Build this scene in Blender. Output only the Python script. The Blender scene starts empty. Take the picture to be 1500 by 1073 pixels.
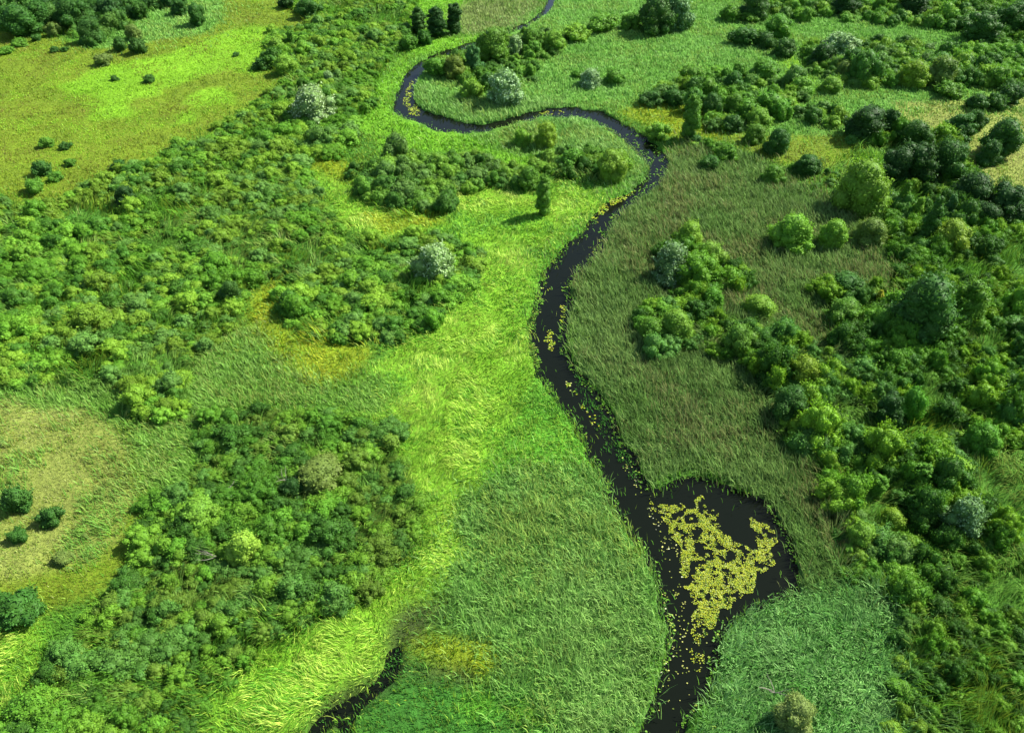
import bpy, math
import numpy as np

rng = np.random.default_rng(7)
S = bpy.context.scene
COL = S.collection
R = math.radians

# ------------------------------------------------------------------ camera model
CAM_H, PITCH, FPX = 60.0, R(40.0), 1205.0
CP, SP = math.cos(PITCH), math.sin(PITCH)


def at(px, py, z=0.0):
    """Where the ray through a point of the photograph meets the level z (metres)."""
    x = (np.asarray(px, float) - 750.0) / FPX
    y = -(np.asarray(py, float) - 536.5) / FPX
    dy, dz = CP + y * SP, -SP + y * CP
    t = (z - CAM_H) / dz
    return x * t, dy * t


def to_px(X, Y, Z=0.0):
    dz = Z - CAM_H
    dep = Y * CP - dz * SP
    return 750.0 + FPX * X / dep, 536.5 - FPX * (Y * SP + dz * CP) / dep, dep


cam = bpy.data.cameras.new("camera")
cam.sensor_fit = 'HORIZONTAL'
cam.angle = 2 * math.atan(750.0 / FPX)
cam.clip_start, cam.clip_end = 0.5, 9000
camo = bpy.data.objects.new("camera", cam)
camo.location = (0, 0, CAM_H)
camo.rotation_euler = (math.pi / 2 - PITCH, 0, 0)
COL.objects.link(camo)
S.camera = camo

# ------------------------------------------------------------------ light
SUN_EL, SX, SY = R(44), 0.90, 0.42
w = bpy.data.worlds.new("World")
S.world = w
w.use_nodes = True
nt = w.node_tree
sky = nt.nodes.new("ShaderNodeTexSky")
sky.sky_type = 'NISHITA'
sky.sun_disc = False
sky.sun_elevation = SUN_EL
sky.sun_rotation = math.atan2(SX, SY)
bg = nt.nodes["Background"]
bg.inputs[1].default_value = 0.085
nt.links.new(sky.outputs[0], bg.inputs[0])
sun = bpy.data.lights.new("sun", 'SUN')
sun.energy, sun.angle, sun.color = 4.8, R(0.5), (1.0, 0.96, 0.87)
suno = bpy.data.objects.new("sun", sun)
COL.objects.link(suno)
hz = math.cos(SUN_EL)
n_ = math.hypot(SX, SY)
from mathutils import Vector, Matrix
sd = Vector((SX / n_ * hz, SY / n_ * hz, math.sin(SUN_EL)))
suno.rotation_euler = sd.to_track_quat('Z', 'Y').to_euler()
suno.location = (60, 30, 90)
S.view_settings.view_transform = 'Standard'
S.view_settings.look = 'None'
S.view_settings.exposure = 1.57
S.view_settings.gamma = 1
S.cycles.max_bounces = 5
S.cycles.transparent_max_bounces = 4

# ------------------------------------------------------------------ noise, polygons


def noise(x, y, scale, seed=0):
    x = np.asarray(x) / scale + 1000.0
    y = np.asarray(y) / scale + 1000.0
    xi, yi = np.floor(x).astype(np.int64), np.floor(y).astype(np.int64)
    fx, fy = x - xi, y - yi
    fx, fy = fx * fx * (3 - 2 * fx), fy * fy * (3 - 2 * fy)

    def h(a, b):
        n = (a * 374761393 + b * 668265263 + seed * 974711) & 0x7fffffff
        n = ((n ^ (n >> 13)) * 1274126177) & 0x7fffffff
        return ((n ^ (n >> 16)) & 0xffff) / 65535.0
    return (h(xi, yi) * (1 - fx) + h(xi + 1, yi) * fx) * (1 - fy) + (h(xi, yi + 1) * (1 - fx) + h(xi + 1, yi + 1) * fx) * fy


def fbm(x, y, scale, seed=0):
    return 0.55 * noise(x, y, scale, seed) + 0.3 * noise(x, y, scale * .45, seed + 1) + 0.15 * noise(x, y, scale * .2, seed + 2)


def inside(px, py, poly):
    r = np.zeros(len(px), bool)
    xs = [p[0] for p in poly]
    ys = [p[1] for p in poly]
    j = np.nonzero((px >= min(xs)) & (px <= max(xs)) & (py >= min(ys)) & (py <= max(ys)))[0]
    if len(j) == 0:
        return r
    ax, ay = px[j], py[j]
    c = np.zeros(len(j), bool)
    n = len(poly)
    for i in range(n):
        x1, y1 = poly[i]
        x2, y2 = poly[(i + 1) % n]
        if y1 == y2:
            continue
        hit = ((y1 > ay) != (y2 > ay)) & (ax < (x2 - x1) * (ay - y1) / (y2 - y1) + x1)
        c ^= hit
    r[j] = c
    return r


# ------------------------------------------------------------------ the map, traced on the ground
LEFT = [(940, 1120), (940, 1073), (950, 1049), (963, 1006), (977, 949), (979, 916), (967, 866), (957, 826), (927, 783), (903, 749), (887, 716), (880, 685),
        (863, 664), (853, 641), (833, 605), (820, 590), (803, 570), (787, 545), (780, 515), (776, 481), (783, 448), (787, 418), (797, 395),
        (813, 378), (830, 358), (853, 337), (867, 320), (879, 299), (899, 290), (927, 280), (947, 260), (952, 240), (933, 220), (907, 197),
        (877, 179), (850, 169), (800, 168), (750, 180), (713, 190), (677, 193), (640, 189), (617, 179), (597, 174), (575, 158), (586, 123), (599, 100),
        (627, 82), (667, 68), (700, 58), (740, 45), (777, 29), (793, 16), (800, 0), (815, -40)]
RIGHT = [(985, 1120), (1000, 1068), (1012, 1045), (1037, 1020), (1045, 983), (1052, 938), (1070, 905), (1110, 890), (1150, 866), (1172, 868), (1171, 830),
         (1160, 789), (1147, 766), (1127, 738), (1100, 722), (1050, 706), (1012, 694), (985, 702), (960, 718), (948, 712), (936, 690), (930, 668), (908, 641), (895, 605), (880, 578),
         (853, 548), (834, 525), (830, 505), (833, 471), (841, 445), (832, 425), (847, 401), (867, 385), (887, 358), (893, 337), (907, 312), (938, 288),
         (969, 264), (980, 238), (963, 214), (934, 193), (904, 174), (877, 160), (833, 155), (800, 158), (750, 169), (700, 182), (670, 176), (643, 167), (620, 160),
         (607, 150), (603, 127), (617, 102), (640, 88), (673, 75), (707, 62), (740, 51), (777, 34), (799, 19), (809, 5), (826, -40)]
RIVER = LEFT + RIGHT[::-1]
STREAM = [(583, 944), (587, 956), (580, 980), (562, 1004), (528, 1030), (512, 1052), (508, 1120), (494, 1120), (499, 1056), (494, 1048), (468, 1068), (430, 1110), (415, 1110), (445, 1074),
          (485, 1038), (522, 1016), (552, 995), (566, 970), (575, 950)]
PADS = [[(950, 728), (985, 745), (1020, 738), (1027, 726), (1035, 742), (1052, 760), (1060, 775), (1080, 795), (1100, 808), (1098, 800), (1112, 780), (1100, 768), (1096, 762), (1118, 764), (1138, 790), (1132, 822), (1112, 845), (1105, 868),
         (1068, 886), (1046, 905), (1040, 925), (1022, 918), (1012, 930), (1012, 890), (1000, 840), (992, 800), (975, 772)],
        [(1014, 920), (1035, 925), (1030, 960), (1026, 985), (1014, 975)]]
PADS_THIN = [[(946, 725), (958, 730), (985, 790), (1002, 850), (1010, 920), (1000, 960), (985, 900), (983, 850), (968, 800), (950, 760)],
             [(975, 930), (1010, 930), (1008, 1020), (985, 1040), (965, 1040)],
             [(900, 665), (912, 668), (935, 700), (945, 730), (935, 725), (915, 690)],
             [(958, 855), (968, 870), (975, 910), (982, 950), (972, 985), (985, 960), (990, 910), (972, 860)]]
PADS_SMALL = [[(822, 446), (834, 452), (835, 468), (824, 474), (818, 460)], [(806, 478), (812, 476), (814, 510), (804, 518), (797, 500)],
              [(790, 415), (804, 418), (808, 428), (792, 430)], [(826, 556), (836, 560), (846, 582), (838, 576), (828, 566)], [(846, 585), (856, 590), (890, 640), (880, 636), (862, 606)],
              [(876, 299), (893, 290), (928, 279), (930, 284), (905, 296), (880, 318), (868, 326)], [(592, 140), (602, 112), (606, 128), (600, 150), (616, 168), (610, 172), (596, 160)],
              [(858, 376), (866, 362), (872, 364), (862, 384)], [(790, 164), (812, 162), (830, 165), (800, 168)]]

Z_HERB, Z_LIME, Z_REED, Z_OLIVE, Z_TAN, Z_MEADOW, Z_LMEAD, Z_GOLD, Z_GREEN, Z_TALL, Z_REEDLT, Z_DARK, Z_REEDBL, Z_MUD, Z_BROWN, Z_LGRN = range(16)
# name: density/m2, height, width, lean, base colour, second colour, third (rare) colour, ground colour
ZP = {
    Z_HERB:   (28, .65, .075, .65, (.066, .190, .014), (.110, .250, .022), (.15, .23, .02), (.046, .130, .012)),
    Z_LIME: (60, .82, .058, 1.15, (.190, .385, .022), (.450, .570, .095), (.090, .275, .018), (.110, .245, .014)),
    Z_REED: (56, 1.05, .075, .85, (.125, .285, .046), (.220, .380, .090), (.22, .33, .06), (.056, .150, .022)),
    Z_OLIVE: (54, 1.25, .072, .70, (.094, .186, .036), (.150, .242, .060), (.155, .180, .056), (.052, .110, .022)),
    Z_TAN:    (30, .36, .07, .80, (.165, .230, .042), (.310, .315, .110), (.11, .21, .020), (.155, .190, .036)),
    Z_MEADOW: (30, .36, .06, .70, (.108, .200, .010), (.165, .210, .016), (.135, .135, .020), (.098, .150, .009)),
    Z_LMEAD:  (30, .36, .06, .70, (.140, .310, .012), (.220, .380, .024), (.11, .25, .010), (.115, .245, .010)),
    Z_GOLD:   (38, .60, .07, .85, (.200, .300, .014), (.310, .330, .022), (.13, .27, .012), (.140, .200, .010)),
    Z_GREEN:  (44, .60, .08, .80, (.090, .265, .024), (.160, .340, .036), (.18, .33, .03), (.064, .200, .014)),
    Z_TALL: (46, .90, .07, .90, (.105, .245, .028), (.170, .310, .052), (.16, .23, .04), (.065, .155, .016)),
    Z_REEDLT: (40, .70, .085, .70, (.120, .280, .040), (.165, .340, .065), (.18, .30, .05), (.090, .215, .030)),
    Z_DARK:   (36, .45, .07, .70, (.040, .165, .018), (.070, .215, .026), (.10, .18, .02), (.032, .115, .014)),
    Z_REEDBL: (58, .90, .080, 1.05, (.105, .265, .052), (.210, .385, .115), (.06, .19, .026), (.050, .140, .026)),
    Z_MUD: (22, .40, .06, .70, (.050, .090, .014), (.085, .125, .022), (.05, .11, .02), (.036, .056, .013)),
    Z_BROWN:  (36, .75, .08, .60, (.165, .225, .058), (.200, .260, .080), (.13, .24, .04), (.115, .165, .038)),
    Z_LGRN:   (36, .45, .08, .70, (.115, .310, .014), (.190, .375, .026), (.09, .25, .012), (.095, .235, .012)),
}
ZONES = [
    (Z_REEDLT, [(600, 150), (605, 105), (640, 88), (700, 62), (800, 12), (870, -60), (1750, -60), (1750, 150), (1500, 200), (1250, 200), (1150, 215), (1030, 190), (960, 160), (905, 165), (833, 158), (700, 186), (640, 172)]),
    (Z_MEADOW, [(-250, 50), (60, 45), (150, 75), (210, 60), (300, 45), (330, 20), (300, -60), (470, -60), (440, 12), (450, 42), (400, 45), (385, 80), (400, 110), (420, 125), (390, 150), (340, 172), (300, 197), (235, 222), (225, 242), (165, 252), (130, 277), (110, 292), (70, 302), (0, 292), (-250, 300)]),
    (Z_LMEAD, [(88, 128), (120, 110), (160, 95), (250, 78), (330, 45), (400, 38), (410, 88), (370, 108), (340, 100), (300, 112), (240, 130), (230, 142), (170, 150), (100, 140)]),
    (Z_LMEAD, [(262, 140), (300, 132), (335, 130), (345, 155), (290, 162)]),
    (Z_LMEAD, [(120, 152), (190, 146), (200, 165), (140, 172)]),
    (Z_LMEAD, [(250, 165), (285, 160), (290, 178), (255, 180)]),
    (Z_REEDLT, [(205, 20), (290, -40), (330, -20), (320, 35), (290, 52), (215, 60), (150, 70), (110, 45)]),
    (Z_LMEAD, [(432, 48), (455, 48), (492, 68), (480, 80), (435, 76)]),
    (Z_LGRN, [(585, -20), (680, -20), (690, 42), (600, 50)]),
    (Z_BROWN, [(676, 8), (720, -10), (790, 2), (775, 24), (742, 44), (692, 50), (672, 40)]),
    (Z_LGRN, [(700, 46), (640, 60), (600, 66), (600, 80), (575, 95), (560, 125), (540, 160), (515, 190), (560, 215), (640, 225), (700, 225), (740, 255), (790, 262), (780, 235), (750, 212), (700, 198), (640, 192), (600, 180), (573, 165), (575, 145), (588, 115), (600, 92), (640, 76), (705, 56)]),
    (Z_REED, [(598, 155), (603, 125), (650, 138), (760, 148), (840, 152), (833, 160), (700, 188), (620, 170)]),
    (Z_GOLD, [(898, 166), (935, 148), (1005, 148), (1060, 170), (1070, 200), (1010, 214), (965, 190)]),
    (Z_LMEAD, [(1130, 70), (1160, 82), (1205, 100), (1205, 128), (1160, 120)]),
    (Z_TAN, [(1310, 148), (1400, 150), (1500, 138), (1750, 140), (1750, 270), (1450, 290), (1425, 265), (1400, 205), (1330, 198)]),
    (Z_MEADOW, [(1060, 200), (1110, 190), (1260, 200), (1230, 240), (1150, 240), (1110, 230)]),
    (Z_TALL, [(690, 198), (750, 182), (800, 172), (830, 200), (760, 225)]),
    (Z_REED, [(750, 182), (800, 170), (850, 170), (880, 180), (935, 223), (952, 250), (930, 278), (898, 290), (868, 290), (860, 260), (800, 225), (780, 210)]),
    (Z_GREEN, [(868, 262), (925, 264), (915, 284), (880, 298), (862, 290)]),
    (Z_LIME, [(440, 240), (500, 232), (525, 250), (580, 312), (650, 308), (665, 272), (740, 265), (790, 270), (850, 275), (890, 292), (862, 325), (832, 358), (800, 400), (785, 450), (777, 490), (787, 545), (832, 605), (855, 640), (882, 690), (840, 682), (740, 705), (700, 725), (675, 800), (660, 868),
              (592, 932), (560, 985), (480, 1022), (420, 1075), (380, 1150), (280, 1150), (310, 1020), (370, 970), (500, 890), (560, 850), (610, 790), (620, 740), (592, 690), (565, 615), (490, 590), (560, 530), (600, 480), (680, 430), (705, 370), (640, 340), (560, 350), (490, 320)]),
    (Z_GOLD, [(440, 242), (500, 232), (520, 250), (515, 265), (480, 262)]),
    (Z_GOLD, [(540, 310), (600, 318), (650, 312), (640, 332), (560, 340)]),
    (Z_GREEN, [(868, 318), (832, 358), (813, 384), (798, 402), (787, 450), (762, 470), (778, 410), (800, 372), (840, 330)]),
    (Z_GREEN, [(700, 730), (740, 640), (770, 560), (787, 545), (835, 605), (862, 645), (884, 690), (890, 716), (840, 684), (760, 700)]),
    (Z_GOLD, [(358, 432), (385, 412), (414, 416), (412, 450), (430, 492), (500, 502), (540, 515), (525, 548), (475, 572), (430, 535), (390, 500), (362, 462)]),
    (Z_TALL, [(-250, 560), (170, 556), (260, 525), (340, 478), (365, 470), (400, 510), (440, 545), (500, 570), (570, 545), (575, 600), (500, 595), (390, 598), (300, 620), (285, 690), (225, 740), (195, 625), (150, 598), (-250, 598)]),
    (Z_TAN, [(-250, 592), (60, 586), (140, 606), (185, 650), (205, 720), (185, 775), (140, 830), (60, 850), (-250, 850)]),
    (Z_MEADOW, [(185, 655), (215, 700), (225, 745), (200, 820), (150, 880), (60, 900), (-250, 900), (-250, 845), (60, 848), (135, 828), (180, 775), (200, 720)]),
    (Z_LIME, [(-250, 920), (60, 910), (82, 950), (30, 1020), (5, 1080), (-250, 1150)]),
    (Z_REED, [(690, 728), (770, 692), (842, 680), (884, 692), (927, 783), (957, 826), (980, 916), (979, 949), (965, 1006), (942, 1073), (940, 1150), (850, 1150), (800, 1035), (715, 1010), (660, 930), (655, 880), (676, 800)]),
    (Z_DARK, [(584, 990), (600, 960), (660, 940), (715, 960), (720, 1010), (800, 1035), (850, 1150), (517, 1150), (520, 1055)]),
    (Z_MUD, [(555, 945), (600, 895), (662, 866), (680, 892), (630, 940), (590, 960)]),
    (Z_MUD, [(420, 1078), (480, 1024), (555, 985), (575, 940), (592, 935), (590, 1000), (500, 1060)]),
    (Z_GOLD, [(592, 960), (640, 935), (700, 940), (722, 960), (715, 990), (640, 985)]),
    (Z_MUD, [(590, 980), (640, 985), (700, 988), (690, 1012), (620, 1000)]),
    (Z_GREEN, [(668, 1022), (690, 1012), (722, 1020), (740, 1030), (718, 1050), (668, 1054)]),
    (Z_LIME, [(740, 1040), (800, 1038), (810, 1055), (760, 1058)]),
    (Z_DARK, [(764, 360), (772, 357), (822, 378), (816, 386)]),
    (Z_OLIVE, [(973, 240), (1000, 214), (1100, 230), (1220, 290), (1310, 380), (1290, 425), (1210, 410), (1215, 480), (1260, 520), (1200, 640), (1230, 740), (1245, 840), (1172, 868), (1162, 789), (1127, 736), (1050, 704), (1012, 692), (985, 700), (945, 715), (938, 688), (897, 605), (853, 548), (830, 500), (833, 425), (867, 385), (893, 337), (933, 283), (965, 260)]),
    (Z_REEDBL, [(985, 1150), (1000, 1068), (1037, 1018), (1052, 938), (1070, 903), (1110, 888), (1150, 864), (1172, 866), (1235, 840), (1330, 880), (1335, 960), (1310, 1075), (1310, 1150)]),
]
THICKETS = [
    # name, polygon, spacing, min width, max width, palette
    ("left", [(-250, 292), (0, 292), (70, 302), (130, 282), (170, 254), (230, 237), (300, 198), (345, 174), (400, 134), (425, 112), (388, 94), (400, 48), (450, 40), (432, 8), (440, -60), (690, -60), (610, 5), (600, 60), (562, 98), (548, 150), (518, 190), (500, 228), (440, 240), (485, 305), (545, 352), (640, 345), (708, 372), (690, 424), (640, 474), (590, 500), (500, 504), (430, 495), (412, 448), (415, 414), (385, 412), (357, 432), (347, 474), (272, 545), (270, 612), (180, 612), (168, 562), (0, 564), (-250, 564)], 1.45, 1.5, 3.0, 0),
    ("island", [(508, 256), (540, 244), (600, 228), (700, 233), (790, 258), (800, 276), (755, 278), (672, 274), (660, 310), (590, 318), (545, 298)], 1.6, 2.2, 3.6, 1),
    ("lower", [(290, 622), (400, 602), (500, 602), (570, 618), (600, 700), (622, 765), (602, 805), (560, 855), (500, 895), (430, 935), (370, 975), (310, 1015), (290, 1150), (-20, 1150), (20, 1060), (70, 968), (150, 905), (195, 830), (225, 742), (290, 700)], 1.2, 1.2, 2.6, 2),
    ("right", [(955, 402), (990, 345), (1060, 375), (1110, 445), (1150, 485), (1210, 500), (1245, 480), (1200, 425), (1300, 415), (1325, 385), (1280, 335), (1240, 315), (1230, 255), (1250, 195), (1330, 200), (1400, 215), (1430, 275), (1500, 300), (1750, 300), (1750, 1150), (1330, 1150), (1322, 950), (1335, 880), (1240, 840), (1232, 745), (1192, 685), (1132, 605), (1100, 545), (1040, 515), (1015, 480), (985, 432)], 1.5, 1.6, 3.4, 3),
    ("fringe", [(1172, 640), (1235, 690), (1330, 830), (1370, 1000), (1340, 1150), (1300, 1150), (1320, 960), (1322, 890), (1235, 850), (1215, 760)], 1.3, 1.1, 1.9, 4),
    ("clump", [(930, 470), (955, 455), (1000, 448), (1022, 485), (1010, 522), (950, 524)], 1.5, 1.8, 3.0, 3),
    ("corner", [(1180, 72), (1250, 62), (1420, 82), (1500, 64), (1750, 60), (1750, 142), (1495, 134), (1400, 126), (1250, 128), (1180, 108)], 2.0, 2.0, 4.2, 5),
    ("slope", [(1000, 118), (1050, 110), (1110, 96), (1170, 122), (1172, 152), (1240, 162), (1222, 186), (1150, 172), (1060, 196), (1012, 158), (940, 138)], 2.9, 2.0, 3.8, 5),
    ("skyline", [(1060, -60), (1750, -60), (1750, 60), (1450, 66), (1380, 44), (1250, 30), (1100, 24)], 2.6, 2.2, 4.8, 5),
    ("wood", [(-250, -60), (290, -60), (272, 6), (205, 18), (150, 62), (60, 40), (-250, 55)], 2.6, 2.6, 5.5, 6),
    ("loop", [(640, 100), (700, 75), (760, 50), (830, 45), (835, 75), (770, 90), (790, 118), (740, 135), (690, 128)], 2.3, 1.8, 3.4, 1),
    ("bank", [(780, 236), (850, 222), (915, 222), (918, 262), (872, 262), (800, 258)], 1.7, 1.8, 3.0, 1),
    ("east", [(990, 206), (1060, 218), (1120, 240), (1190, 250), (1230, 250), (1240, 310), (1180, 272), (1100, 240), (1030, 226)], 3.0, 1.2, 2.4, 5),
]
PAL = [
    [(.072, .225, .017), (.106, .285, .024), (.046, .160, .016), (.135, .295, .024), (.088, .225, .038), (.11, .23, .02)],
    [(.062, .190, .020), (.086, .235, .026), (.042, .140, .018), (.108, .255, .026), (.084, .20, .036)],
    [(.048, .165, .015), (.070, .220, .018), (.034, .118, .014), (.094, .240, .020), (.062, .180, .028), (.085, .180, .020)],
    [(.052, .175, .014), (.078, .230, .018), (.034, .120, .014), (.108, .260, .018), (.060, .185, .030)],
    [(.072, .215, .020), (.098, .255, .026), (.054, .175, .026), (.115, .250, .022), (.084, .20, .036)],
    [(.072, .225, .022), (.100, .275, .028), (.046, .155, .020), (.124, .285, .026), (.084, .215, .038)],
    [(.038, .130, .022), (.050, .155, .024), (.030, .105, .022), (.065, .170, .026)],
]


def zone_of(X, Y):
    px, py, d = to_px(X, Y, 0.0)
    s = 70.0 / d
    wx = (fbm(X, Y, 5.0, 3) - .5) * 42 * s * 1.6
    wy = (fbm(X, Y, 5.0, 13) - .5) * 30 * s * 1.2
    z = np.zeros(len(X), int)
    for k, poly in ZONES:
        z[inside(px + wx, py + wy, poly)] = k
    return z, px, py, d


def river_mask(px, py, X, Y):
    wx = (fbm(X, Y, 1.6, 21) - .5) * 9
    wy = (fbm(X, Y, 1.6, 31) - .5) * 6
    return inside(px + wx, py + wy, RIVER) | inside(px + wx, py + wy, STREAM)


# ------------------------------------------------------------------ materials


def mat(name):
    m = bpy.data.materials.new(name)
    m.use_nodes = True
    n = m.node_tree
    for x in list(n.nodes):
        n.nodes.remove(x)
    return m, n.nodes, n.links


def leaf_mat(name, pale=None, trans=.3):
    m, N, L = mat(name)
    out = N.new("ShaderNodeOutputMaterial")
    ti = N.new("ShaderNodeAttribute")
    ti.attribute_type, ti.attribute_name = 'INSTANCER', 'tint'
    lv = N.new("ShaderNodeAttribute")
    lv.attribute_name = 'lv'
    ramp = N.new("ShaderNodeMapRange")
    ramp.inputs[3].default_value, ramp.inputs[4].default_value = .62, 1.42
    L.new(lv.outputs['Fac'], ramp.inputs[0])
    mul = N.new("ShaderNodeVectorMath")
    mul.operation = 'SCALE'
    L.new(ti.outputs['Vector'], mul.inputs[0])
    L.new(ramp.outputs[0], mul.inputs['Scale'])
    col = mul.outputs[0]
    tc = N.new("ShaderNodeTexCoord")
    nz = N.new("ShaderNodeTexNoise")
    nz.inputs['Scale'].default_value = 3.0
    L.new(tc.outputs['Object'], nz.inputs['Vector'])
    hs = N.new("ShaderNodeHueSaturation")
    mr = N.new("ShaderNodeMapRange")
    mr.inputs[3].default_value, mr.inputs[4].default_value = .470, .504
    L.new(nz.outputs['Fac'], mr.inputs[0])
    L.new(mr.outputs[0], hs.inputs['Hue'])
    L.new(col, hs.inputs['Color'])
    col = hs.outputs[0]
    if pale:
        st = N.new("ShaderNodeMath")
        st.operation = 'GREATER_THAN'
        st.inputs[1].default_value = .56
        L.new(lv.outputs['Fac'], st.inputs[0])
        mx = N.new("ShaderNodeMix")
        mx.data_type = 'RGBA'
        L.new(st.outputs[0], mx.inputs[0])
        L.new(col, mx.inputs[6])
        pm_ = N.new("ShaderNodeVectorMath")
        pm_.operation = 'MULTIPLY'
        pm_.inputs[1].default_value = pale
        L.new(ti.outputs['Vector'], pm_.inputs[0])
        L.new(pm_.outputs[0], mx.inputs[7])
        col = mx.outputs[2]
    p = N.new("ShaderNodeBsdfPrincipled")
    p.inputs['Roughness'].default_value = .55
    p.inputs['Specular IOR Level'].default_value = .10
    L.new(col, p.inputs['Base Color'])
    t = N.new("ShaderNodeBsdfTranslucent")
    br = N.new("ShaderNodeVectorMath")
    br.operation = 'MULTIPLY'
    br.inputs[1].default_value = (1.25, 1.2, .7)
    L.new(col, br.inputs[0])
    L.new(br.outputs[0], t.inputs[0])
    ms = N.new("ShaderNodeMixShader")
    ms.inputs[0].default_value = trans
    L.new(p.outputs[0], ms.inputs[1])
    L.new(t.outputs[0], ms.inputs[2])
    L.new(ms.outputs[0], out.inputs[0])
    return m


def blade_mat(name):
    m, N, L = mat(name)
    out = N.new("ShaderNodeOutputMaterial")
    a = N.new("ShaderNodeAttribute")
    a.attribute_name = 'col'
    p = N.new("ShaderNodeBsdfPrincipled")
    p.inputs['Roughness'].default_value = .5
    p.inputs['Specular IOR Level'].default_value = .3
    L.new(a.outputs['Color'], p.inputs['Base Color'])
    t = N.new("ShaderNodeBsdfTranslucent")
    L.new(a.outputs['Color'], t.inputs[0])
    ms = N.new("ShaderNodeMixShader")
    ms.inputs[0].default_value = .35
    p.inputs['Specular IOR Level'].default_value = .12
    L.new(p.outputs[0], ms.inputs[1])
    L.new(t.outputs[0], ms.inputs[2])
    L.new(ms.outputs[0], out.inputs[0])
    return m


def ground_mat():
    m, N, L = mat("marsh_ground")
    out = N.new("ShaderNodeOutputMaterial")
    a = N.new("ShaderNodeAttribute")
    a.attribute_name = 'col'
    tc = N.new("ShaderNodeTexCoord")
    nz = N.new("ShaderNodeTexNoise")
    nz.inputs['Scale'].default_value = 1.7
    nz.inputs['Detail'].default_value = 8
    nz.inputs['Roughness'].default_value = .7
    L.new(tc.outputs['Object'], nz.inputs['Vector'])
    mr = N.new("ShaderNodeMapRange")
    mr.inputs[1].default_value, mr.inputs[2].default_value = .3, .7
    mr.inputs[3].default_value, mr.inputs[4].default_value = .55, 1.35
    L.new(nz.outputs['Fac'], mr.inputs[0])
    mul = N.new("ShaderNodeVectorMath")
    mul.operation = 'SCALE'
    L.new(a.outputs['Color'], mul.inputs[0])
    L.new(mr.outputs[0], mul.inputs['Scale'])
    p = N.new("ShaderNodeBsdfPrincipled")
    p.inputs['Roughness'].default_value = .9
    p.inputs['Specular IOR Level'].default_value = .1
    L.new(mul.outputs[0], p.inputs['Base Color'])
    bp = N.new("ShaderNodeBump")
    bp.inputs['Strength'].default_value = .9
    bp.inputs['Distance'].default_value = .35
    L.new(nz.outputs['Fac'], bp.inputs['Height'])
    L.new(bp.outputs[0], p.inputs['Normal'])
    L.new(p.outputs[0], out.inputs[0])
    return m


def plain_mat(name, c, rough=.8):
    m, N, L = mat(name)
    out = N.new("ShaderNodeOutputMaterial")
    p = N.new("ShaderNodeBsdfPrincipled")
    p.inputs['Roughness'].default_value = rough
    tc = N.new("ShaderNodeTexCoord")
    nz = N.new("ShaderNodeTexNoise")
    nz.inputs['Scale'].default_value = 6
    L.new(tc.outputs['Object'], nz.inputs['Vector'])
    mx = N.new("ShaderNodeMix")
    mx.data_type = 'RGBA'
    L.new(nz.outputs['Fac'], mx.inputs[0])
    mx.inputs[6].default_value = (*[v * .6 for v in c], 1)
    mx.inputs[7].default_value = (*[v * 1.3 for v in c], 1)
    L.new(mx.outputs[2], p.inputs['Base Color'])
    L.new(p.outputs[0], out.inputs[0])
    return m


def water_mat():
    m, N, L = mat("river_water")
    out = N.new("ShaderNodeOutputMaterial")
    p = N.new("ShaderNodeBsdfPrincipled")
    p.inputs['Base Color'].default_value = (.0035, .0050, .0028, 1)
    p.inputs['Roughness'].default_value = .06
    p.inputs['IOR'].default_value = 1.33
    p.inputs['Specular IOR Level'].default_value = .14
    tc = N.new("ShaderNodeTexCoord")
    nz = N.new("ShaderNodeTexNoise")
    nz.inputs['Scale'].default_value = 1.4
    nz.inputs['Detail'].default_value = 4
    L.new(tc.outputs['Object'], nz.inputs['Vector'])
    bp = N.new("ShaderNodeBump")
    bp.inputs['Strength'].default_value = .06
    bp.inputs['Distance'].default_value = .1
    L.new(nz.outputs['Fac'], bp.inputs['Height'])
    L.new(bp.outputs[0], p.inputs['Normal'])
    L.new(p.outputs[0], out.inputs[0])
    return m


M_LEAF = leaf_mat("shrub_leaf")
M_SILVER = leaf_mat("silver_leaf", pale=(2.5, 1.75, 3.2), trans=.15)  # pale leaf tint also paints in the white glints on these crowns
M_BLADE = blade_mat("grass_blade")
M_BARK = plain_mat("bark", (.10, .075, .05))
M_DEAD = plain_mat("dead_wood", (.16, .15, .11))
M_PAD = blade_mat("lily_pad")

# ------------------------------------------------------------------ mesh helpers


def mesh_np(name, verts, quads=None, tris=None, mtl=None, smooth=False):
    me = bpy.data.meshes.new(name)
    nq = 0 if quads is None else len(quads)
    ntr = 0 if tris is None else len(tris)
    me.vertices.add(len(verts))
    me.vertices.foreach_set("co", np.ascontiguousarray(verts, np.float32).ravel())
    loops = []
    if nq:
        loops.append(np.asarray(quads).ravel())
    if ntr:
        loops.append(np.asarray(tris).ravel())
    lp = np.concatenate(loops).astype(np.int32)
    me.loops.add(len(lp))
    me.loops.foreach_set("vertex_index", lp)
    me.polygons.add(nq + ntr)
    st = np.concatenate([np.arange(nq) * 4, nq * 4 + np.arange(ntr) * 3]).astype(np.int32)
    me.polygons.foreach_set("loop_start", st)
    if smooth:
        me.polygons.foreach_set("use_smooth", np.ones(nq + ntr, bool))
    me.update(calc_edges=True)
    if mtl:
        me.materials.append(mtl)
    return me


def add_col(me, rgb, name='col'):
    a = me.attributes.new(name, 'FLOAT_COLOR', 'POINT')
    c = np.ones((len(rgb), 4), np.float32)
    c[:, :3] = rgb
    a.data.foreach_set("color", c.ravel())


def link(name, me, parent=None):
    o = bpy.data.objects.new(name, me)
    COL.objects.link(o)
    if parent:
        o.parent = parent
    return o


def tag(o, label, cat, group=None, kind=None):
    o['label'], o['category'] = label, cat
    if group:
        o['group'] = group
    if kind:
        o['kind'] = kind
    return o


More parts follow.
